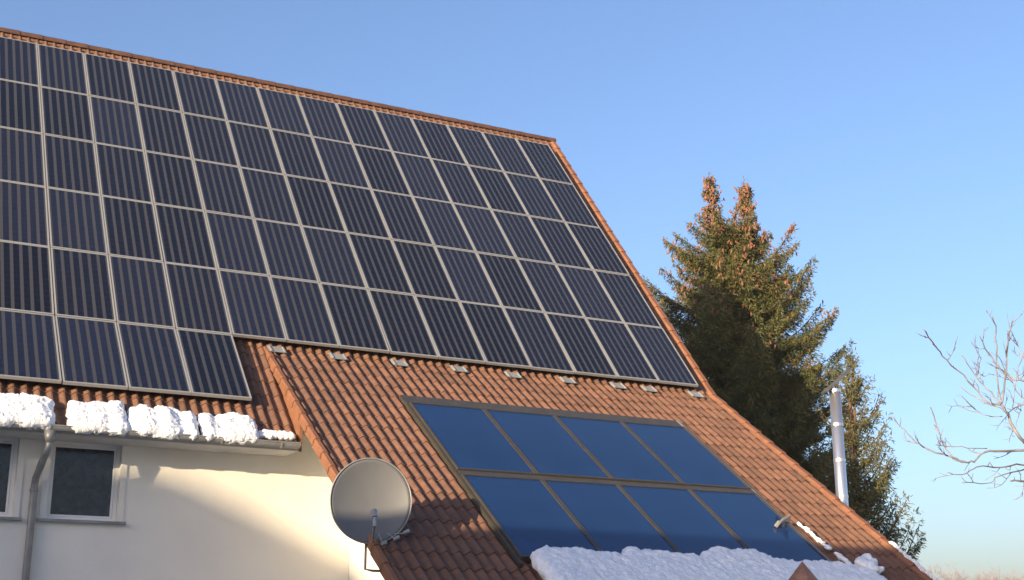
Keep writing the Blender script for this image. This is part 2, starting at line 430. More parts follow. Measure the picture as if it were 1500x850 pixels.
# metal flashings round the collector field
C0X, CP, CY0, CYM, CY1 = -5.90, 1.168, -6.27, -7.96, -9.66
def pl(y, h=0.0):     # point on the lower roof plane at y, raised by h
    return (y - h * math.sin(T2) * -1 * -1, KN[1] + (y - KN[0]) * math.tan(T2) + h * math.cos(T2))
def lowbox(b, x0, x1, ya, yb, h0, h1):
    p = []
    for x in (x0, x1):
        for (y, h) in ((ya, h0), (yb, h0), (yb, h1), (ya, h1)):
            p.append((x, y - h * math.sin(T2), KN[1] + (y - KN[0]) * math.tan(T2) + h * math.cos(T2)))
    b.add(p, [(0, 3, 2, 1)[::-1], (4, 5, 6, 7)[::-1], (0, 1, 5, 4)[::-1], (1, 2, 6, 5)[::-1], (2, 3, 7, 6)[::-1], (3, 0, 4, 7)[::-1]])
fb = MB(); CXE = C0X + 4 * CP
lowbox(fb, C0X - .05, CXE + .02, CY0 + .20, CY0 + .012, .00, .060)
ph(fb.build('flashing', BRONZE))
fb = MB(); lowbox(fb, C0X + .004, CXE - .004, CYM + .075, CYM + .008, .00, .075)
ph(fb.build('flashing', BRONZE))
fb = MB(); lowbox(fb, C0X - .045, C0X - .003, CY0 + .012, CY1 + .02, .00, .062)
ph(fb.build('flashing', BRONZE)); fb = MB(); lowbox(fb, CXE + .006, CXE + .05, CY0 + .20, CY1 - .45, .00, .068); ph(fb.build('flashing', ALUD))

# ------------------------------------------------------------------ photovoltaic panels
ORD = ['first', 'second', 'third', 'fourth', 'fifth', 'sixth', 'seventh', 'eighth', 'ninth', 'tenth', 'eleventh', 'twelfth', 'thirteenth', 'fourteenth', 'fifteenth']
def make_panel():
    root = empty('solar_module')
    # local frame: x along the ridge, y down the slope (0..1.6), z out of the roof
    wd, hh, f, th = W - .012, 1.6 - .014, .022, .040
    x0, x1, y0, y1 = -wd / 2, wd / 2, -hh, 0
    b = MB()
    b.box((x0, y0, -th), (x1, y0 + f, .004)); b.box((x0, y1 - f, -th), (x1, y1, .004))
    b.box((x0, y0 + f, -th), (x0 + f, y1 - f, .004)); b.box((x1 - f, y0 + f, -th), (x1, y1 - f, .004))
    b.build('frame', ALU, root)
    g_ = MB(); g_.add([(x0 + f, y0 + f, -.001), (x1 - f, y0 + f, -.001), (x1 - f, y1 - f, -.001), (x0 + f, y1 - f, -.001)], [(0, 1, 2, 3)])
    g_.add([(x0 + f, y0 + f, -.012), (x1 - f, y0 + f, -.012), (x1 - f, y1 - f, -.012), (x0 + f, y1 - f, -.012)], [(3, 2, 1, 0)])
    o = g_.build('cell_glass', PV, root)
    ul = o.data.uv_layers.new(name='UVMap')
    ul.data.foreach_set('uv', [0, 0, 1, 0, 1, 1, 0, 1] * 2)
    for yy in (-.3, -1.28):
        rl = MB(); rl.box((x0 - .007, yy - .02, -.112), (x1 + .007, yy + .02, -th - .001)); rl.build('rail', ALUD, root)
    for yy in (-.3, -1.28):
        k_ = MB(); k_.box((-.015, yy - .015, -.165), (.015, yy + .015, -.112)); k_.build('roof_hook', ALUD, root)
    return root
proto = make_panel(); first = True
rowname = ['top', 'second', 'third', 'fourth', 'fifth', 'sixth']
for j in range(6):
    for i in range(-1, 14):
        if j == 5 and i > 3: continue
        o = proto if first else copy_tree(proto); first = False
        th = T6 if j == 5 else T1
        s0 = min(j, 5) * 1.6
        y, z = -s0 * math.cos(T1), H - s0 * math.sin(T1)
        o.location = ((i - 14 + .5) * W, y, z)
        o.rotation_euler = (th + rng.uniform(-.004, .004), rng.uniform(-.003, .003), 0)
        kk = 14 - i
        if j < 5: lab = 'dark striped solar panel, %s row below the ridge, %s from the right gable' % (rowname[j], ORD[kk - 1])
        else: lab = 'dark striped solar panel in the short sixth row, %s from its right end' % ORD[3 - i]
        tag(o, lab, 'solar panel', 'framed photovoltaic panels covering the steep roof')

# light metal plates under the lower edge of the panel field
hx = [-7.45, -6.52, -5.54, -4.54, -3.60, -2.60, -1.64, -1.03, -.10]
hp = None
for k, xx in enumerate(hx):
    if hp is None:
        b = MB(); b.box((-.13, -.085, -.004), (.13, .10, .006)); b.box((-.11, -.087, .006), (-.09, .09, .02)); b.box((.09, -.087, .006), (.11, .09, .02))
        hp = b.build('roof_plate', PALEP); o = hp
    else:
        o = hp.copy(); col.objects.link(o)
    yy = -5.085 + rng.uniform(-.015, .015)
    o.location = (xx, yy - .042 * math.sin(T2), KN[1] + (yy - KN[0]) * math.tan(T2) + .047 * math.cos(T2)); o.rotation_euler = (T2, 0, rng.uniform(-.03, .03))
    tag(o, 'pale metal plate on the tiles under the solar panels, %s from the left' % ORD[k], 'roof plate', 'pale plates below the panel field')

# ------------------------------------------------------------------ thermal collectors
def make_collector(L):
    root = empty('solar_collector')
    wd = CP - .010; f = .028; x0, x1, y0, y1, z0, z1 = 0.006, wd + .006, -L + .012, -.006, .0, .085
    b = MB(); b.box((x0, y0, z0), (x1, y0 + f, z1)); b.box((x0, y1 - f, z0), (x1, y1, z1)); b.box((x0, y0 + f, z0), (x0 + f, y1 - f, z1)); b.box((x1 - f, y0 + f, z0), (x1, y1 - f, z1))
    b.build('frame', BRONZE, root)
    b = MB(); b.box((x0 + f, y0 + f, z0 + .01), (x1 - f, y1 - f, z1 - .012)); b.build('glass', COLG, root)
    return root
L1 = (CY0 - CYM - .085) / math.cos(T2); protoC = None
for r_, ya in enumerate((CY0, CYM)):
    for k in range(4):
        o = make_collector(L1) if protoC is None else copy_tree(protoC); protoC = protoC or o
        o.location = (C0X + k * CP, ya, KN[1] + (ya - KN[0]) * math.tan(T2)); o.rotation_euler = (T2 + rng.uniform(-.003, .003), 0, 0)
        tag(o, ('blue glazed collector in the upper row of four, %s from the left' if r_ == 0 else 'blue glazed collector with snow on its foot, lower row of four, %s from the left') % ORD[k],
            'solar collector', 'blue thermal collectors set in the lower roof')

# ------------------------------------------------------------------ snow
bm = bmesh.new(); bmesh.ops.create_icosphere(bm, subdivisions=2, radius=1)
ICO_V = np.array([v.co[:] for v in bm.verts]); ICO_F = np.array([[v.index for v in f.verts] for f in bm.faces]); bm.free()
def snow_mesh(name, blobs, voxel, disp, label, seed=0, group=None):
    c = Vector(blobs[0][0]); V = []; F = []
    for k, (p, r_, s_) in enumerate(blobs):
        V.append(ICO_V * (r_ * np.array(s_)) + np.array(Vector(p) - c)); F.append(ICO_F + k * len(ICO_V))
    me = bpy.data.meshes.new(name); me.from_pydata(np.concatenate(V).tolist(), [], np.concatenate(F).tolist())
    o = bpy.data.objects.new(name, me); col.objects.link(o); o.location = c
    md = o.modifiers.new('r', 'REMESH'); md.mode = 'VOXEL'; md.voxel_size = voxel
    for sc_, st in ((.20, disp), (.055, disp * .55), (.026, disp * .5)):
        tx = bpy.data.textures.new('n', 'CLOUDS'); tx.noise_scale = sc_; tx.noise_depth = 3
        d = o.modifiers.new('d', 'DISPLACE'); d.texture = tx; d.strength = st; d.texture_coords = 'GLOBAL'; d.mid_level = .5
    bpy.context.view_layer.update()
    dg = bpy.context.evaluated_depsgraph_get()
    nm = bpy.data.meshes.new_from_object(o.evaluated_get(dg)); o.modifiers.clear(); o.data = nm; nm.name = name
    if not nm.materials: nm.materials.append(SNOW)
    else: nm.materials[0] = SNOW
    nm.polygons.foreach_set('use_smooth', [True] * len(nm.polygons))
    return tag(o, label, 'snow', group)
def eavept(x, y, h):
    return Vector((x, y - h * math.sin(T6), KN[1] + (y - KN[0]) * math.tan(T6) + h * math.cos(T6)))
clumps = [(-12.4, -11.42, -6.36, 'lump of snow left at the eave at the far left edge above the first window'),
          (-11.38, -10.66, -6.27, 'broad lump of eave snow left of the downpipe top'),
          (-10.48, -9.80, -6.27, 'tall rounded lump of eave snow above the window, right of the first gap'),
          (-9.76, -8.93, -6.30, 'widest lump of eave snow under the sixth panel row'),
          (-8.86, -8.14, -6.32, 'rightmost full lump of eave snow under the corner panel')]
for ci, (xa, xb, yt, lb) in enumerate(clumps):
    bl = []; x = xa + .05
    while x < xb - .04:
        e = min(1, .45 + min(x - xa, xb - x) / .14)
        top = yt - .06 + .09 * noise.noise(Vector((x * 3.3, ci * 1.7, 0)))
        hh0 = (.105 + .05 * noise.noise(Vector((x * 4, ci, 5)))) * e
        y = EV[0] - .05
        while y < top:
            f = 1 - max(0, (y - (top - .10)) / .10) * .35
            bl.append((eavept(x + rng.uniform(-.015, .015), y, hh0 * .5), hh0 * .55 * f + .028, (1, 1, 1)))
            y += .04
        x += .035
    snow_mesh('snow_clump', bl, .016, .045, lb, group='lumps of snow along the eave')
bl = []
for k in range(60):
    x = rng.uniform(-8.10, -7.66); bl.append((eavept(x, EV[0] + rng.uniform(-.02, .06) + .03, .04), rng.uniform(.035, .05), (1, 1, .8)))
snow_mesh('snow_clump', bl, .014, .03, 'thin strip of snow along the gutter end beside the lower roof', group='lumps of snow along the eave')
def lowpt(x, y, h):
    return Vector((x, y - h * math.sin(T2), KN[1] + (y - KN[0]) * math.tan(T2) + h * math.cos(T2)))
TOP = [(-5.80, -9.56), (-5.62, -9.44), (-5.40, -9.42), (-5.1, -9.45), (-4.72, -9.49), (-4.60, -9.60), (-4.42, -9.38), (-4.11, -9.42), (-3.67, -9.46), (-3.45, -9.50), (-3.1, -9.32), (-2.57, -9.32), (-2.30, -9.47), (-1.97, -9.52), (-1.5, -9.50), (-1.08, -9.58), (-.80, -9.72)]
def topy(x):
    for (a, ya), (b, yb) in zip(TOP, TOP[1:]):
        if a <= x <= b: return ya + (yb - ya) * (x - a) / (b - a)
    return TOP[0][1] if x < TOP[0][0] else TOP[-1][1]
bl = []
for k in range(2200):
    x = rng.uniform(-5.74, -.86); ty = topy(x) + .03 * noise.noise(Vector((x * 9, 3, 0))); y = rng.uniform(-10.40, ty - .07)
    if y > ty - .14: r_ = rng.uniform(.055, .075); h = .13
    else: r_ = rng.uniform(.11, .12); h = .135
    bl.append((lowpt(x, y, h), r_, (1, 1, .9)))
snow_mesh('snow_bank', bl, .022, .05, 'large bluish bank of snow piled across the foot of the blue collectors')
bl = [(lowpt(-.62 + rng.uniform(-.12, .12), -9.48 + rng.uniform(-.15, .12), .07 + rng.uniform(0, .05)), rng.uniform(.05, .085), (1, 1, .8)) for k in range(26)]
snow_mesh('snow_clump', bl, .018, .04, 'small lump of snow on shaded tiles right of the snow bank')
bl = []
for k in range(50):
    t = k / 49; y = -8.62 - .55 * t; x = -1.10 + .06 + rng.uniform(-.02, .02) + .06 * t
    bl.append((lowpt(x, y, .08), rng.uniform(.008, .034) * (1 if .2 < t else .7), (1, 1.6, .8)))
snow_mesh('snow_strip', bl, .012, .02, 'thin sunlit snow remnant along the right edge of the collectors')
bl = []
for k in range(70):
    t = k / 69; y = -9.24 - 1.1 * t
    bl.append((lowpt(-1.00 + .05 + .03 * t + rng.uniform(-.035, .035), y, .075), rng.uniform(.018, .034), (1, 1.5, 1)))
snow_mesh('snow_strip', bl, .012, .02, 'shaded broken snow line between the collectors and the small snow lump')
bl = []
for k in range(90):
    t = k / 89; y = -8.88 - 1.6 * t
    bl.append((lowpt(XR - .01 + rng.uniform(-.022, .022), y + rng.uniform(-.03, .03), .058), rng.uniform(.012, .034), (1, 1.7, .7)))
snow_mesh('snow_strip', bl, .014, .02, 'white rim of snow on the lower right verge of the roof')
# small bracket at the collector edge
b = MB(); p0 = lowpt(-1.50, -8.72, .10); p1 = lowpt(-1.20, -8.60, .17)
b.tube([p0, p0 + (p1 - p0) * .5 + Vector((0, 0, .02)), p1], .02, 6); b.tube([p0 + Vector((-.03, 0, -.03)), p0 + Vector((.02, -.03, .04))], .03, 6); b.tube([p1, lowpt(-1.22, -8.62, .06)], .015, 6)
tag(b.build('collector_bracket', ALUD), 'small grey bracket on the right edge of the lower collector row', 'bracket')

# ------------------------------------------------------------------ satellite dish
DC = Vector((-7.60, -9.25, H - 8.915))
dish = tag(empty('satellite_dish', DC), 'round grey satellite dish mounted at the left verge in front of the lower roof', 'satellite dish')
nd = (CAM - DC).normalized(); nd = (nd + Vector((.10, -.25, .18))).normalized()
ax = Vector((0, 0, 1)).cross(nd).normalized(); ay = nd.cross(ax).normalized()
b = MB(); vs = []; fs = []; NR, NA = 12, 56; RX, RY = .455, .475
for side_, off in ((0, 0), (1, -.012)):
    for i in range(NR + 1):
        t = i / NR
        for k in range(NA):
            a = 2 * math.pi * k / NA
            p = ax * (RX * t * math.cos(a)) + ay * (RY * t * math.sin(a)) + nd * (.085 * (t * t - 1) + off)
            vs.append(p)
def gi(s_, i, k): return s_ * (NR + 1) * NA + i * NA + k % NA
for s_ in (0, 1):
    for i in range(NR):
        for k in range(NA):
            f = (gi(s_, i, k), gi(s_, i + 1, k), gi(s_, i + 1, k + 1), gi(s_, i, k + 1)); fs.append(f if s_ == 0 else f[::-1])
for k in range(NA): fs.append((gi(0, NR, k), gi(1, NR, k), gi(1, NR, k + 1), gi(0, NR, k + 1)))
b.add(vs, fs); b.build('reflector', DISHM, dish, smooth=True)
b = MB(); b.tube([ax * (RX + .002) * math.cos(2 * math.pi * k / 60) + ay * (RY + .002) * math.sin(2 * math.pi * k / 60) for k in range(61)], .009, 6, cap=False); b.build('rim', ZINC, dish, smooth=True)
b = MB(); foc = nd * .46 - ay * .30 - ax * .03
b.tube([-ay * .46 - nd * .02, -ay * .47 + nd * .12, foc - ay * .03], .014, 8); b.build('feed_arm', ALUD, dish)
b = MB(); b.tube([foc + ay * .12 - nd * .05, foc + ay * .04], [.035, .03], 12); b.tube([foc + ay * .04, foc - ay * .06 + nd * .01], .022, 10); b.build('feed_head', PALEP, dish, smooth=False)
b = MB(); b.tube([-nd * .10, -nd * .14, Vector((.02, .14, -.1)), Vector((.03, .2, -.45))], .022, 8)
b.tube([Vector((.03, .2, -.40)), Vector((.03, .2, -.74)), Vector((.14, .26, -.75)), Vector((1.02, .30, -.75))], .016, 8); b.build('mast', ALUD, dish)
for q, (u_, v_) in enumerate(((.13, -.50), (.27, -.44), (.38, -.37))):
    b = MB(); c = ax * u_ + ay * v_ + nd * .10; b.tube([c - ax * .03, c + ax * .035 + ay * .03], [.018, .024], 8); b.tube([c, c * .0 + ax * u_ * .7 - ay * .36 - nd * .01], .006, 5); b.build('connector', PALEP, dish)

# ------------------------------------------------------------------ foreground roof tip
pt = MB()
tip = CAM + (fw + rt * (425 / FPX) - up * (397 / FPX)) * 12.0
bx, by, bz = tip
pv = tag(empty('garden_pavilion', (bx, by, 0)), 'pointed brown roof tip of a small garden pavilion in front of the snow bank', 'pavilion')
b = MB(); n = 8; hr = 1.2; RH = 1.45
for k in range(n):
    a0, a1 = 2 * math.pi * (k + .5) / n, 2 * math.pi * (k + 1.5) / n
    b.add([(0, 0, bz), (hr * math.cos(a0), hr * math.sin(a0), bz - RH), (hr * math.cos(a1), hr * math.sin(a1), bz - RH), (0, 0, bz - .06), (hr * math.cos(a0), hr * math.sin(a0), bz - RH - .05), (hr * math.cos(a1), hr * math.sin(a1), bz - RH - .05)],
          [(0, 1, 2), (5, 4, 3), (1, 4, 5, 2)])
rf = b.build('roof', mat('brown_shingles', (.24, .125, .085), .8, var=.35, vscale=14, bump=.6, bscale=25), pv)
for k in range(4):
    a = math.pi / 4 + k * math.pi / 2; q = MB(); q.box((1.05 * math.cos(a) - .05, 1.05 * math.sin(a) - .05, 0), (1.05 * math.cos(a) + .05, 1.05 * math.sin(a) + .05, bz - RH + .25)); q.build('post', WOOD, pv)

# ------------------------------------------------------------------ trees
def at(px, py, depth):
    return CAM + (fw + rt * ((px - 750) / FPX) - up * ((py - 425) / FPX)) * depth

def quads_mesh(name, P, D, S, wdt, material, parent, extra=None):
    """one small diamond per spray: start P, direction D (length included), side vector S"""
    V = np.stack([P, P + D * .45 + S * wdt[:, None], P + D, P + D * .45 - S * wdt[:, None]], 1).reshape(-1, 3)
    F = np.arange(len(V)).reshape(-1, 4)
    me = bpy.data.meshes.new(name)
    me.vertices.add(len(V)); me.vertices.foreach_set('co', V.astype(np.float32).ravel())
    me.loops.add(F.size); me.loops.foreach_set('vertex_index', F.ravel().astype(np.int32))
    me.polygons.add(len(F)); me.polygons.foreach_set('loop_start', (np.arange(len(F)) * 4).astype(np.int32)); me.polygons.foreach_set('loop_total', np.full(len(F), 4, np.int32))
    me.update(calc_edges=True); me.validate(); me.materials.append(material)
    o = bpy.data.objects.new(name, me); col.objects.link(o); o.parent = parent
    return o

def spruce(base, ztop, zlow, prof, label, needles, leaders, dens=1.0, cones=0.0, seed=1, lift=.75, gaps=.15):
    g_ = np.random.default_rng(seed)
    root = tag(empty('spruce_tree', base), label, 'tree', 'spruce trees behind the house')
    b = MB(); b.tube([(0, 0, 0), (0, 0, zlow), (0, 0, ztop - 2), (0, 0, ztop - .6)], [.32, .22, .09, .04], 10)
    for (lx, ly, lt) in leaders: b.tube([(0, 0, ztop - 2.6), (lx * .7, ly * .7, ztop - 1.4), (lx, ly, ztop + lt)], [.07, .045, .008], 6)
    tr = b.build('trunk', BARK, root)
    Ps = []; Ds = []; Cn = []; lim = MB()
    rnd = random.Random(seed)
    def spray(p, d, L, n):
        if n > 0: Ps.append((p[0], p[1], p[2], d[0], d[1], d[2], L, n))
    def branch(o, az, Rr, lf, dn, big=True):
        ns = max(4, int(Rr / .09)); h = np.array([math.cos(az), math.sin(az), 0.]); sd = np.array([-h[1], h[0], 0])
        pts = []
        for k in range(ns + 1):
            t = k / ns; p = o + h * Rr * t + np.array([0, 0, Rr * (-.22 * t + lf * t * t * .8)]) + sd * .06 * math.sin(3 * t + az * 5)
            pts.append(p)
        if big: lim.tube(pts[::max(1, ns // 4)], [max(.008, .035 * (1 - k / 5)) for k in range(len(pts[::max(1, ns // 4)]))], 4, cap=False)
        for k in range(1, ns + 1):
            t = k / ns; p = pts[k]; tang = (pts[k] - pts[k - 1]); tang /= np.linalg.norm(tang)
            wd = .40 * Rr * (1 - t) ** .8 * (.35 + .65 * min(1, t * 2.2)) + .05
            wd = min(wd, .62)
            if g_.random() < .06: continue
            for s_ in (-1, 1):
                m_ = max(1, int(wd / .075))
                for q in range(m_):
                    u_ = (q + rnd.random()) / m_ * wd
                    f_ = s_ * u_; pp = (p[0] + sd[0] * f_ + h[0] * u_ * .35, p[1] + sd[1] * f_ + h[1] * u_ * .35, p[2] - .10 * u_ - .02)
                    dd = (h[0] * .55 + sd[0] * s_ * .6, h[1] * .55 + sd[1] * s_ * .6, -.28 - .3 * (1 - t))
                    spray(pp, dd, .115, int(5 * dn + rnd.random()))
            spray(p, tang, .12, int(5 * dn + 2))
            if t > .35 and g_.random() < .5 * dn: spray(p, np.array([0, 0, -1.]) + .3 * h, .18, 5)
        if cones and o[2] > ztop - 5.2 and g_.random() < cones * min(1, 1.15 - (ztop - o[2]) / 6.5):
            for _ in range(g_.integers(3, 8)):
                k = g_.integers(max(1, int(ns * .7)), ns + 1); Cn.append(pts[k] + g_.normal(0, .06, 3))
        return pts
    z = zlow
    while z < ztop - .15:
        d = ztop - z; Rm = prof(d)
        nb = max(3, int((4.2 + Rm * 1.5) * dens))
        a0 = g_.random() * 6.28
        for k in range(nb):
            if g_.random() < gaps * .5: continue
            az = a0 + 6.283 * (k + g_.uniform(-.3, .3)) / nb
            Rr = Rm * (g_.uniform(.52, .98) if g_.random() > .2 else g_.uniform(1.0, 1.24)) * (1 + .07 * math.sin(az * 3 + z * 1.7))
            branch(np.array([0, 0, z + g_.uniform(-.09, .09)]), az, Rr, lift * g_.uniform(.7, 1.25), dens)
        z += .185 if Rm > .5 else .16
    for (lx, ly, lt) in leaders:
        L = lt + .75
        for zz in np.arange(ztop - .55, ztop + lt - .05, .12):
            dd = ztop + lt - zz; Rm = min(.36, .03 + .19 * dd)
            for k in range(4):
                if g_.random() < .42: continue
                branch(np.array([lx, ly, zz]), g_.random() * 6.28, Rm * g_.uniform(.5, 1.15), .9, dens * .6, False)
                if cones and g_.random() < .45: 
                    az = g_.random() * 6.28; Cn.append(np.array([lx + .25 * math.cos(az), ly + .25 * math.sin(az), zz]))
        spray(np.array([lx, ly, ztop + lt]), np.array([0, 0, 1.]), .14, 6)
    A = np.array(Ps); A = np.repeat(A, A[:, 7].astype(int), axis=0); N_ = len(A)
    D = A[:, 3:6] / (np.linalg.norm(A[:, 3:6], axis=1)[:, None] + 1e-9) + g_.normal(0, .40, (N_, 3)); D /= np.linalg.norm(D, axis=1)[:, None]
    D *= (A[:, 6] * g_.uniform(.6, 1.3, N_))[:, None]; P = A[:, :3] + g_.normal(0, .035, (N_, 3))
    S = np.cross(D, g_.normal(0, 1, D.shape)); S /= np.linalg.norm(S, axis=1)[:, None] + 1e-9
    lo = lim.build('limb', BARK, tr)
    quads_mesh('crown', P, D, S, g_.uniform(.009, .017, len(P)), needles, root)
    if Cn:
        cb = MB()
        for c in Cn:
            for _ in range(g_.integers(1, 4)):
                q = c + g_.normal(0, .06, 3); L = g_.uniform(.08, .14)
                cb.tube([q, q + np.array([g_.normal(0, .02), g_.normal(0, .02), -L * .5]), q + np.array([g_.normal(0, .03), g_.normal(0, .03), -L])], [.014, .026, .010], 5)
        co = cb.build('cones', CONE, root); co['kind'] = 'stuff'; co['label'] = 'hanging orange brown cones in the upper crown'
    return root
def ground(p): return (p.x, p.y, 0)
D1 = 36.0
p_main = at(1079, 425, D1); zt_main = at(1079, 318, D1).z
def prof_main(d):
    return 1.95 * (1 - math.exp(-(d + .25) / .85)) + max(0, d - 1.6) * .19
rx = Vector((rt.x, rt.y, 0)).normalized()
l1 = rx * (-31 / FPX * D1); l2 = rx * (20 / FPX * D1)
spruce(ground(p_main), zt_main, 2.2, prof_main, 'tall dense spruce with two cone laden tops behind the right gable', NEED, [(l1.x, l1.y, 1.36), (l2.x, l2.y, 1.18)], dens=1.25, cones=1.0, seed=5)
D2 = 32.0
p2 = at(1233, 425, D2); zt2 = at(1250, 545, D2).z
spruce(ground(p2), zt2, 2.6, lambda d: .16 + 1.55 * (1 - math.exp(-d / 3.0)), 'smaller olive spruce with upswept branch tips right of the flue pipe', NEEDB, [(.12, -.06, .35)], dens=.85, cones=0, seed=9, lift=1.35, gaps=.3)

# bare frosted tree reaching in from the right
BR = [
 [(1305, 610, 2.2), (1325, 631, 3), (1345, 650, 4), (1365, 660, 4.5), (1389, 669, 5), (1413, 677, 5.5), (1427, 676, 5.5), (1443, 663, 6), (1475, 661, 7), (1510, 660, 8), (1560, 655, 11), (1620, 690, 15)],
 [(1363, 596, 3), (1373, 624, 4), (1378, 643, 4), (1396, 671, 5), (1413, 677, 5)],
 [(1354, 483, 2.5), (1370, 506, 3.5), (1387, 528, 4), (1420, 558, 4.5), (1446, 589, 5), (1467, 592, 6)],
 [(1408, 520, 2.5), (1429, 551, 3.5), (1450, 575, 4), (1467, 591, 5)],
 [(1436, 523, 3), (1434, 538, 3.5), (1431, 552, 3.5)],
 [(1434, 492, 2.5), (1448, 515, 4), (1460, 535, 5), (1479, 551, 5.5), (1500, 559, 6), (1560, 570, 8), (1600, 620, 12)],
 [(1455, 464, 3.5), (1459, 497, 4), (1460, 540, 4), (1466, 585, 4.5)],
 [(1483, 466, 3.5), (1476, 502, 5), (1474, 549, 5.5), (1468, 590, 6.5)],
 [(1467, 591, 7), (1476, 607, 8), (1483, 624, 9), (1500, 648, 10), (1540, 690, 13), (1610, 760, 20)],
 [(1406, 565, 2), (1427, 582, 3), (1450, 592, 4), (1466, 598, 4)],
 [(1420, 591, 1.8), (1441, 608, 2.5), (1468, 610, 3)],
 [(1387, 691, 2), (1410, 696, 3), (1432, 684, 3.5), (1465, 685, 4), (1500, 681, 5), (1560, 690, 8), (1610, 740, 12)],
 [(1408, 706, 1.8), (1446, 709, 2.5), (1462, 698, 3), (1500, 688, 4)],
 [(1370, 652, 1.5), (1408, 656, 2), (1446, 657, 2.5)],
 [(1486, 495, 2.5), (1495, 513, 3), (1506, 533, 4), (1560, 570, 7)],
 [(1440, 560, 1.5), (1432, 545, 1.2), (1424, 538, 1)],
 [(1479, 551, 3), (1490, 575, 3), (1510, 590, 4), (1560, 640, 6)],
 [(1476, 607, 3.5), (1490, 596, 3), (1512, 592, 4), (1560, 600, 7)],
 [(1487, 630, 3), (1493, 605, 2.5), (1500, 588, 2.5), (1515, 560, 2)],
 [(1480, 704, 4), (1495, 705, 6), (1520, 706, 8), (1610, 730, 12)],
 [(1500, 520, 2), (1490, 545, 2.5), (1486, 575, 2.5), (1483, 600, 3)],
]
DB = 17.0
tb = at(1625, 760, DB + .3)
bt = tag(empty('bare_tree', (tb.x, tb.y, 0)), 'leafless frosted tree with thin grey branches reaching in at the right edge', 'tree')
b = MB(); b.tube([(0, 0, 0), (.03, 0, 1.5), (0, 0, 3.0), tb - Vector((tb.x, tb.y, 0)), (.05, .1, tb.z + .9), (.2, .2, tb.z + 2.2)], [.17, .14, .13, .12, .08, .03], 10); b.build('trunk', FROST, bt, smooth=True)
def wob(k): return .55 * math.sin(k * 2.1) + .25 * math.cos(k * 1.3)
for bi, pth in enumerate(BR):
    pts = []; rad = []
    for k, (px, py, wd) in enumerate(pth):
        t = (px - 1625) / 320.0
        dep = DB + .3 + wob(1.7) * 0 + (t * 1.2) + .35 * math.sin(py * .021 + px * .011)
        pts.append(at(px, py, dep) - Vector((tb.x, tb.y, 0))); rad.append(max(.0055, wd * .5 / FPX * dep * .50))
    # refine the line
    P2 = []; R2 = []
    for k in range(len(pts) - 1):
        p0, p1_, p2_, p3 = pts[max(k - 1, 0)], pts[k], pts[k + 1], pts[min(k + 2, len(pts) - 1)]
        for q in range(4):
            t = q / 4
            c = .5 * ((2 * p1_) + (p2_ - p0) * t + (2 * p0 - 5 * p1_ + 4 * p2_ - p3) * t * t + (-p0 + 3 * p1_ - 3 * p2_ + p3) * t ** 3)
            P2.append(c + Vector((rng.gauss(0, .006), rng.gauss(0, .006), rng.gauss(0, .006)))); R2.append(rad[k] + (rad[k + 1] - rad[k]) * t)
    P2.append(pts[-1]); R2.append(rad[-1])
    b = MB(); b.tube(P2, R2, 6)
    for k in range(1, len(P2) - 2, 1):        # side twigs that fork again
        if R2[k] < .06 and rng.random() < .46:
            d = (P2[k + 1] - P2[k]).normalized(); sdv = d.cross(Vector((rng.gauss(0, 1), rng.gauss(0, 1), rng.gauss(0, 1)))).normalized()
            L = rng.uniform(.06, .42) * (1 if rng.random() < .6 else .5); q = P2[k]; dd = (sdv * .8 - d * .45 + Vector((0, 0, .2))).normalized(); tw = [q]
            for _ in range(4):
                dd = (dd + Vector((rng.gauss(0, .18), rng.gauss(0, .18), .12 + rng.gauss(0, .15))) - d * .05).normalized(); q = q + dd * L / 4; tw.append(q)
            b.tube(tw, [.0062, .0052, .0044, .0036, .002], 4)
            if L > .16:
                for m_ in (1, 2, 3):
                    if rng.random() < .7:
                        e_ = (dd + Vector((rng.gauss(0, .7), rng.gauss(0, .7), rng.gauss(0, .5)))).normalized() * L * .35
                        b.tube([tw[m_], tw[m_] + e_ * .5 + Vector((0, 0, .006)), tw[m_] + e_ + Vector((0, 0, .02))], [.0045, .0036, .002], 4)
    b.build('branch', FROST, bt, smooth=True)

# far bare trees over the horizon
def far_tree(px, py, depth, wpx, label, seed):
    g_ = random.Random(seed); top = at(px, py, depth); ht = top.z; root = tag(empty('distant_tree', (top.x, top.y, 0)), label, 'tree', 'distant bare trees')
    b = MB(); tr = MB(); Rr = wpx / FPX * depth / 2
    tr.tube([(0, 0, 0), (0, 0, ht * .3), (.3, .2, ht * .6)], [.5, .4, .25], 7)
    def rec(p, d, L, r_, lev):
        e = p + d * L; b.tube([p, (p + e) / 2 + Vector((g_.gauss(0, .05), g_.gauss(0, .05), g_.gauss(0, .05))) * L, e], [r_, r_ * .8, r_ * .6], 3 if lev > 1 else 5, cap=False)
        if lev >= 5: return
        for _ in range(3 if lev < 3 else 4):
            nd_ = (d + Vector((g_.gauss(0, .5), g_.gauss(0, .5), g_.gauss(0, .35) + .1))).normalized()
            rec(p + d * L * g_.uniform(.55, 1), nd_, L * g_.uniform(.62, .85), r_ * .58, lev + 1)
    for k in range(7):
        a = k * 2.4; rec(Vector((0, 0, ht * (.22 + .04 * k))), Vector((math.cos(a) * Rr / ht * 3.2, math.sin(a) * Rr / ht * 3.2, 1)).normalized(), ht * .23, .22, 0)
    tr.build('trunk', FARBARK, root)
    o = b.build('crown', FARBARK, root)
    zmax = max(v.co.z for v in o.data.vertices); o.scale = (1, 1, ht / zmax)
far_tree(1402, 821, 260, 60, 'broad pinkish bare tree far away, left of the three over the horizon', 3)
far_tree(1448, 829, 270, 40, 'low pinkish bare tree far away between two others', 4)
far_tree(1488, 826, 255, 50, 'pinkish bare tree far away at the right edge of the picture', 6)
far_tree(1560, 828, 265, 60, 'pinkish bare tree far away beyond the right edge', 8)

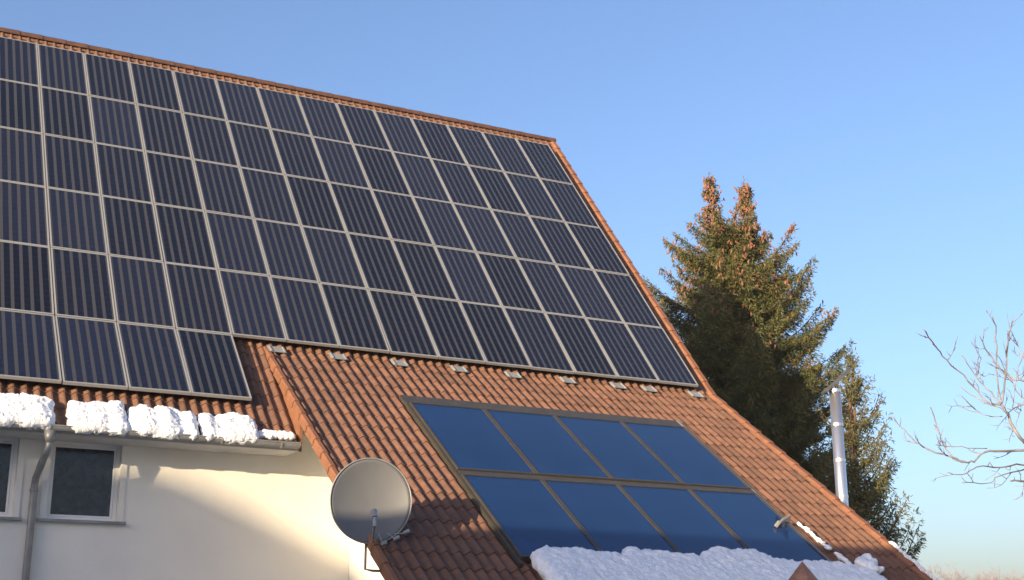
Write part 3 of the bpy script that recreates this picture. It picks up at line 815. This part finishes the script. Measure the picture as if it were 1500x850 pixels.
# ------------------------------------------------------------------ unseen buildings added to throw the shade (behind and beside the camera)
hh_ = Vector((-math.sin(R(SUN_AZ)), -math.cos(R(SUN_AZ)), 0)); rr_ = Vector((math.cos(R(SUN_AZ)), -math.sin(R(SUN_AZ)), 0)); te = math.tan(R(SUN_EL))
def gabled(name, ridge_a, ridge_b, half, label, drop, cat='house'):
    """a plain building with a gable roof; ridge from a to b"""
    a, b_ = Vector(ridge_a), Vector(ridge_b); d = (b_ - a); d.z = 0; d.normalize(); s_ = Vector((-d.y, d.x, 0))
    root = tag(empty(name, (a.x, a.y, 0)), label, cat)
    q = MB(); o = Vector((a.x, a.y, 0))
    pts = []
    for P_ in (a, b_):
        for k, (w_, z_) in enumerate(((-half, -drop), (0, 0), (half, -drop))):
            pts.append(P_ - o + s_ * w_ + Vector((0, 0, z_)))
    lo = [p - Vector((0, 0, .18)) for p in pts]
    q.add(pts + lo, [(0, 1, 4, 3), (1, 2, 5, 4), (6, 9, 10, 7), (7, 10, 11, 8), (0, 6, 7, 1), (1, 7, 8, 2), (3, 4, 10, 9), (4, 5, 11, 10), (0, 3, 9, 6), (2, 8, 11, 5)])
    q.build('roof', VT, root)
    q = MB(); ins = .35
    w8 = []
    for P_, sg in ((a, 1), (b_, -1)):
        c = P_ - o + d * ins * sg
        zb = P_.z - drop * (half - ins) / half - .2
        w8 += [Vector((*(c - s_ * (half - ins)).xy, 0)), Vector((*(c - s_ * (half - ins)).xy, zb)), Vector((*c.xy, P_.z - .2)), Vector((*(c + s_ * (half - ins)).xy, zb)), Vector((*(c + s_ * (half - ins)).xy, 0))]
    q.add(w8, [(0, 1, 2, 3, 4), (9, 8, 7, 6, 5), (0, 5, 6, 1), (4, 3, 8, 9)])
    q.build('wall', WALL, root)
    return root
# unseen near building, added for its shadow: its ridge runs parallel to the eaves and throws the level shadow line over the lower roof and the dish
P_A = Vector((-7.09, -8.76, H - 9.22)); P_B = Vector((-.63, -8.95, H - 9.16)); k_ = 9.5
sx = hh_ * k_ / math.cos(R(SUN_AZ)) ; sz = te * k_ / math.cos(R(SUN_AZ))
Ra = P_A + sx + Vector((0, 0, sz)); Rb = P_B + sx + Vector((0, 0, sz)); dirr = (Rb - Ra) / (Rb - Ra).length
gabled('shade_building', Ra - dirr * 1.3, Rb + dirr * 2.0, 2.6, 'low unseen gable roofed building added to shade the lower roof and dish', 1.7, 'shade_building')
# unseen far building, added and shaped for its shadow: gable slope that throws the soft shade over the left of the facade
Q1 = Vector((-8.95, wy, H - 8.36)); Q2 = Vector((-6.31, wy, H - 9.60)); kd = 58
def toward(p, dist): return p + hh_ * dist + Vector((0, 0, te * dist))
F1 = toward(Q1, kd); s1 = rr_ * 1.0
u1 = Q1.dot(rr_); u2 = Q2.dot(rr_)
v1 = Q1.z - te * Q1.dot(hh_); v2 = Q2.z - te * Q2.dot(hh_)
slope = (v1 - v2) / (u2 - u1)
apex = F1                                     # ridge end facing the house; the gable slope falls along +rr
half = 7.0
Rg0 = Vector((apex.x, apex.y, apex.z)); 
def hipblock():
    # long made-up block whose ridge lies across the sun's path and whose right end slopes down
    root = tag(empty('shade_block', (F1.x, F1.y, 0)), 'long unseen hip roofed block added far left to shade the facade', 'shade_block')
    o = Vector((F1.x, F1.y, 0)); a = F1; b_ = F1 - rr_ * 16 ; bk = hh_ * 5; zt_ = F1.z; ze = max(2.5, zt_ - slope * 7.0)
    e1 = a + rr_ * ((zt_ - ze) / slope); q = MB()
    P_ = [a, b_, Vector((*(e1 + bk * 1).xy, ze)), Vector((*(e1 - bk).xy, ze)), Vector((*(b_ + bk).xy, ze)), Vector((*(b_ - bk).xy, ze))]
    # roof: ridge a-b, eaves around
    P_ = [p - o for p in P_]
    q.add(P_, [(0, 2, 3), (0, 3, 5, 1), (0, 1, 4, 2), (1, 5, 4), (2, 4, 5, 3)]); q.build('roof', VT, root)
    q = MB(); z0 = ze + .0
    c = [P_[2] - rr_ * .3 - hh_ * .3, P_[3] - rr_ * .3 + hh_ * .3, P_[5] + rr_ * .3 + hh_ * .3, P_[4] + rr_ * .3 - hh_ * .3]
    q.add([Vector((*p.xy, 0)) for p in c] + [Vector((*p.xy, z0 - .01)) for p in c], [(0, 1, 5, 4), (1, 2, 6, 5), (2, 3, 7, 6), (3, 0, 4, 7)]); q.build('wall', WALL, root)
hipblock()

# ------------------------------------------------------------------ the air
HAZE = 0.0004
if HAZE:
    hb = MB(); hb.box((-420, -420, -1.5), (420, 420, 27)); hz = hb.build('haze', ALU)
    hm = bpy.data.materials.new('haze'); hm.use_nodes = True; n = hm.node_tree.nodes; n.clear()
    ou = n.new('ShaderNodeOutputMaterial'); pvn = n.new('ShaderNodeVolumePrincipled'); pvn.inputs['Color'].default_value = (.9, .93, 1, 1); pvn.inputs['Density'].default_value = HAZE; pvn.inputs['Anisotropy'].default_value = .1
    hm.node_tree.links.new(pvn.outputs[0], ou.inputs['Volume']); hz.data.materials[0] = hm
    tag(hz, 'pale winter haze low over the land', kind='stuff')
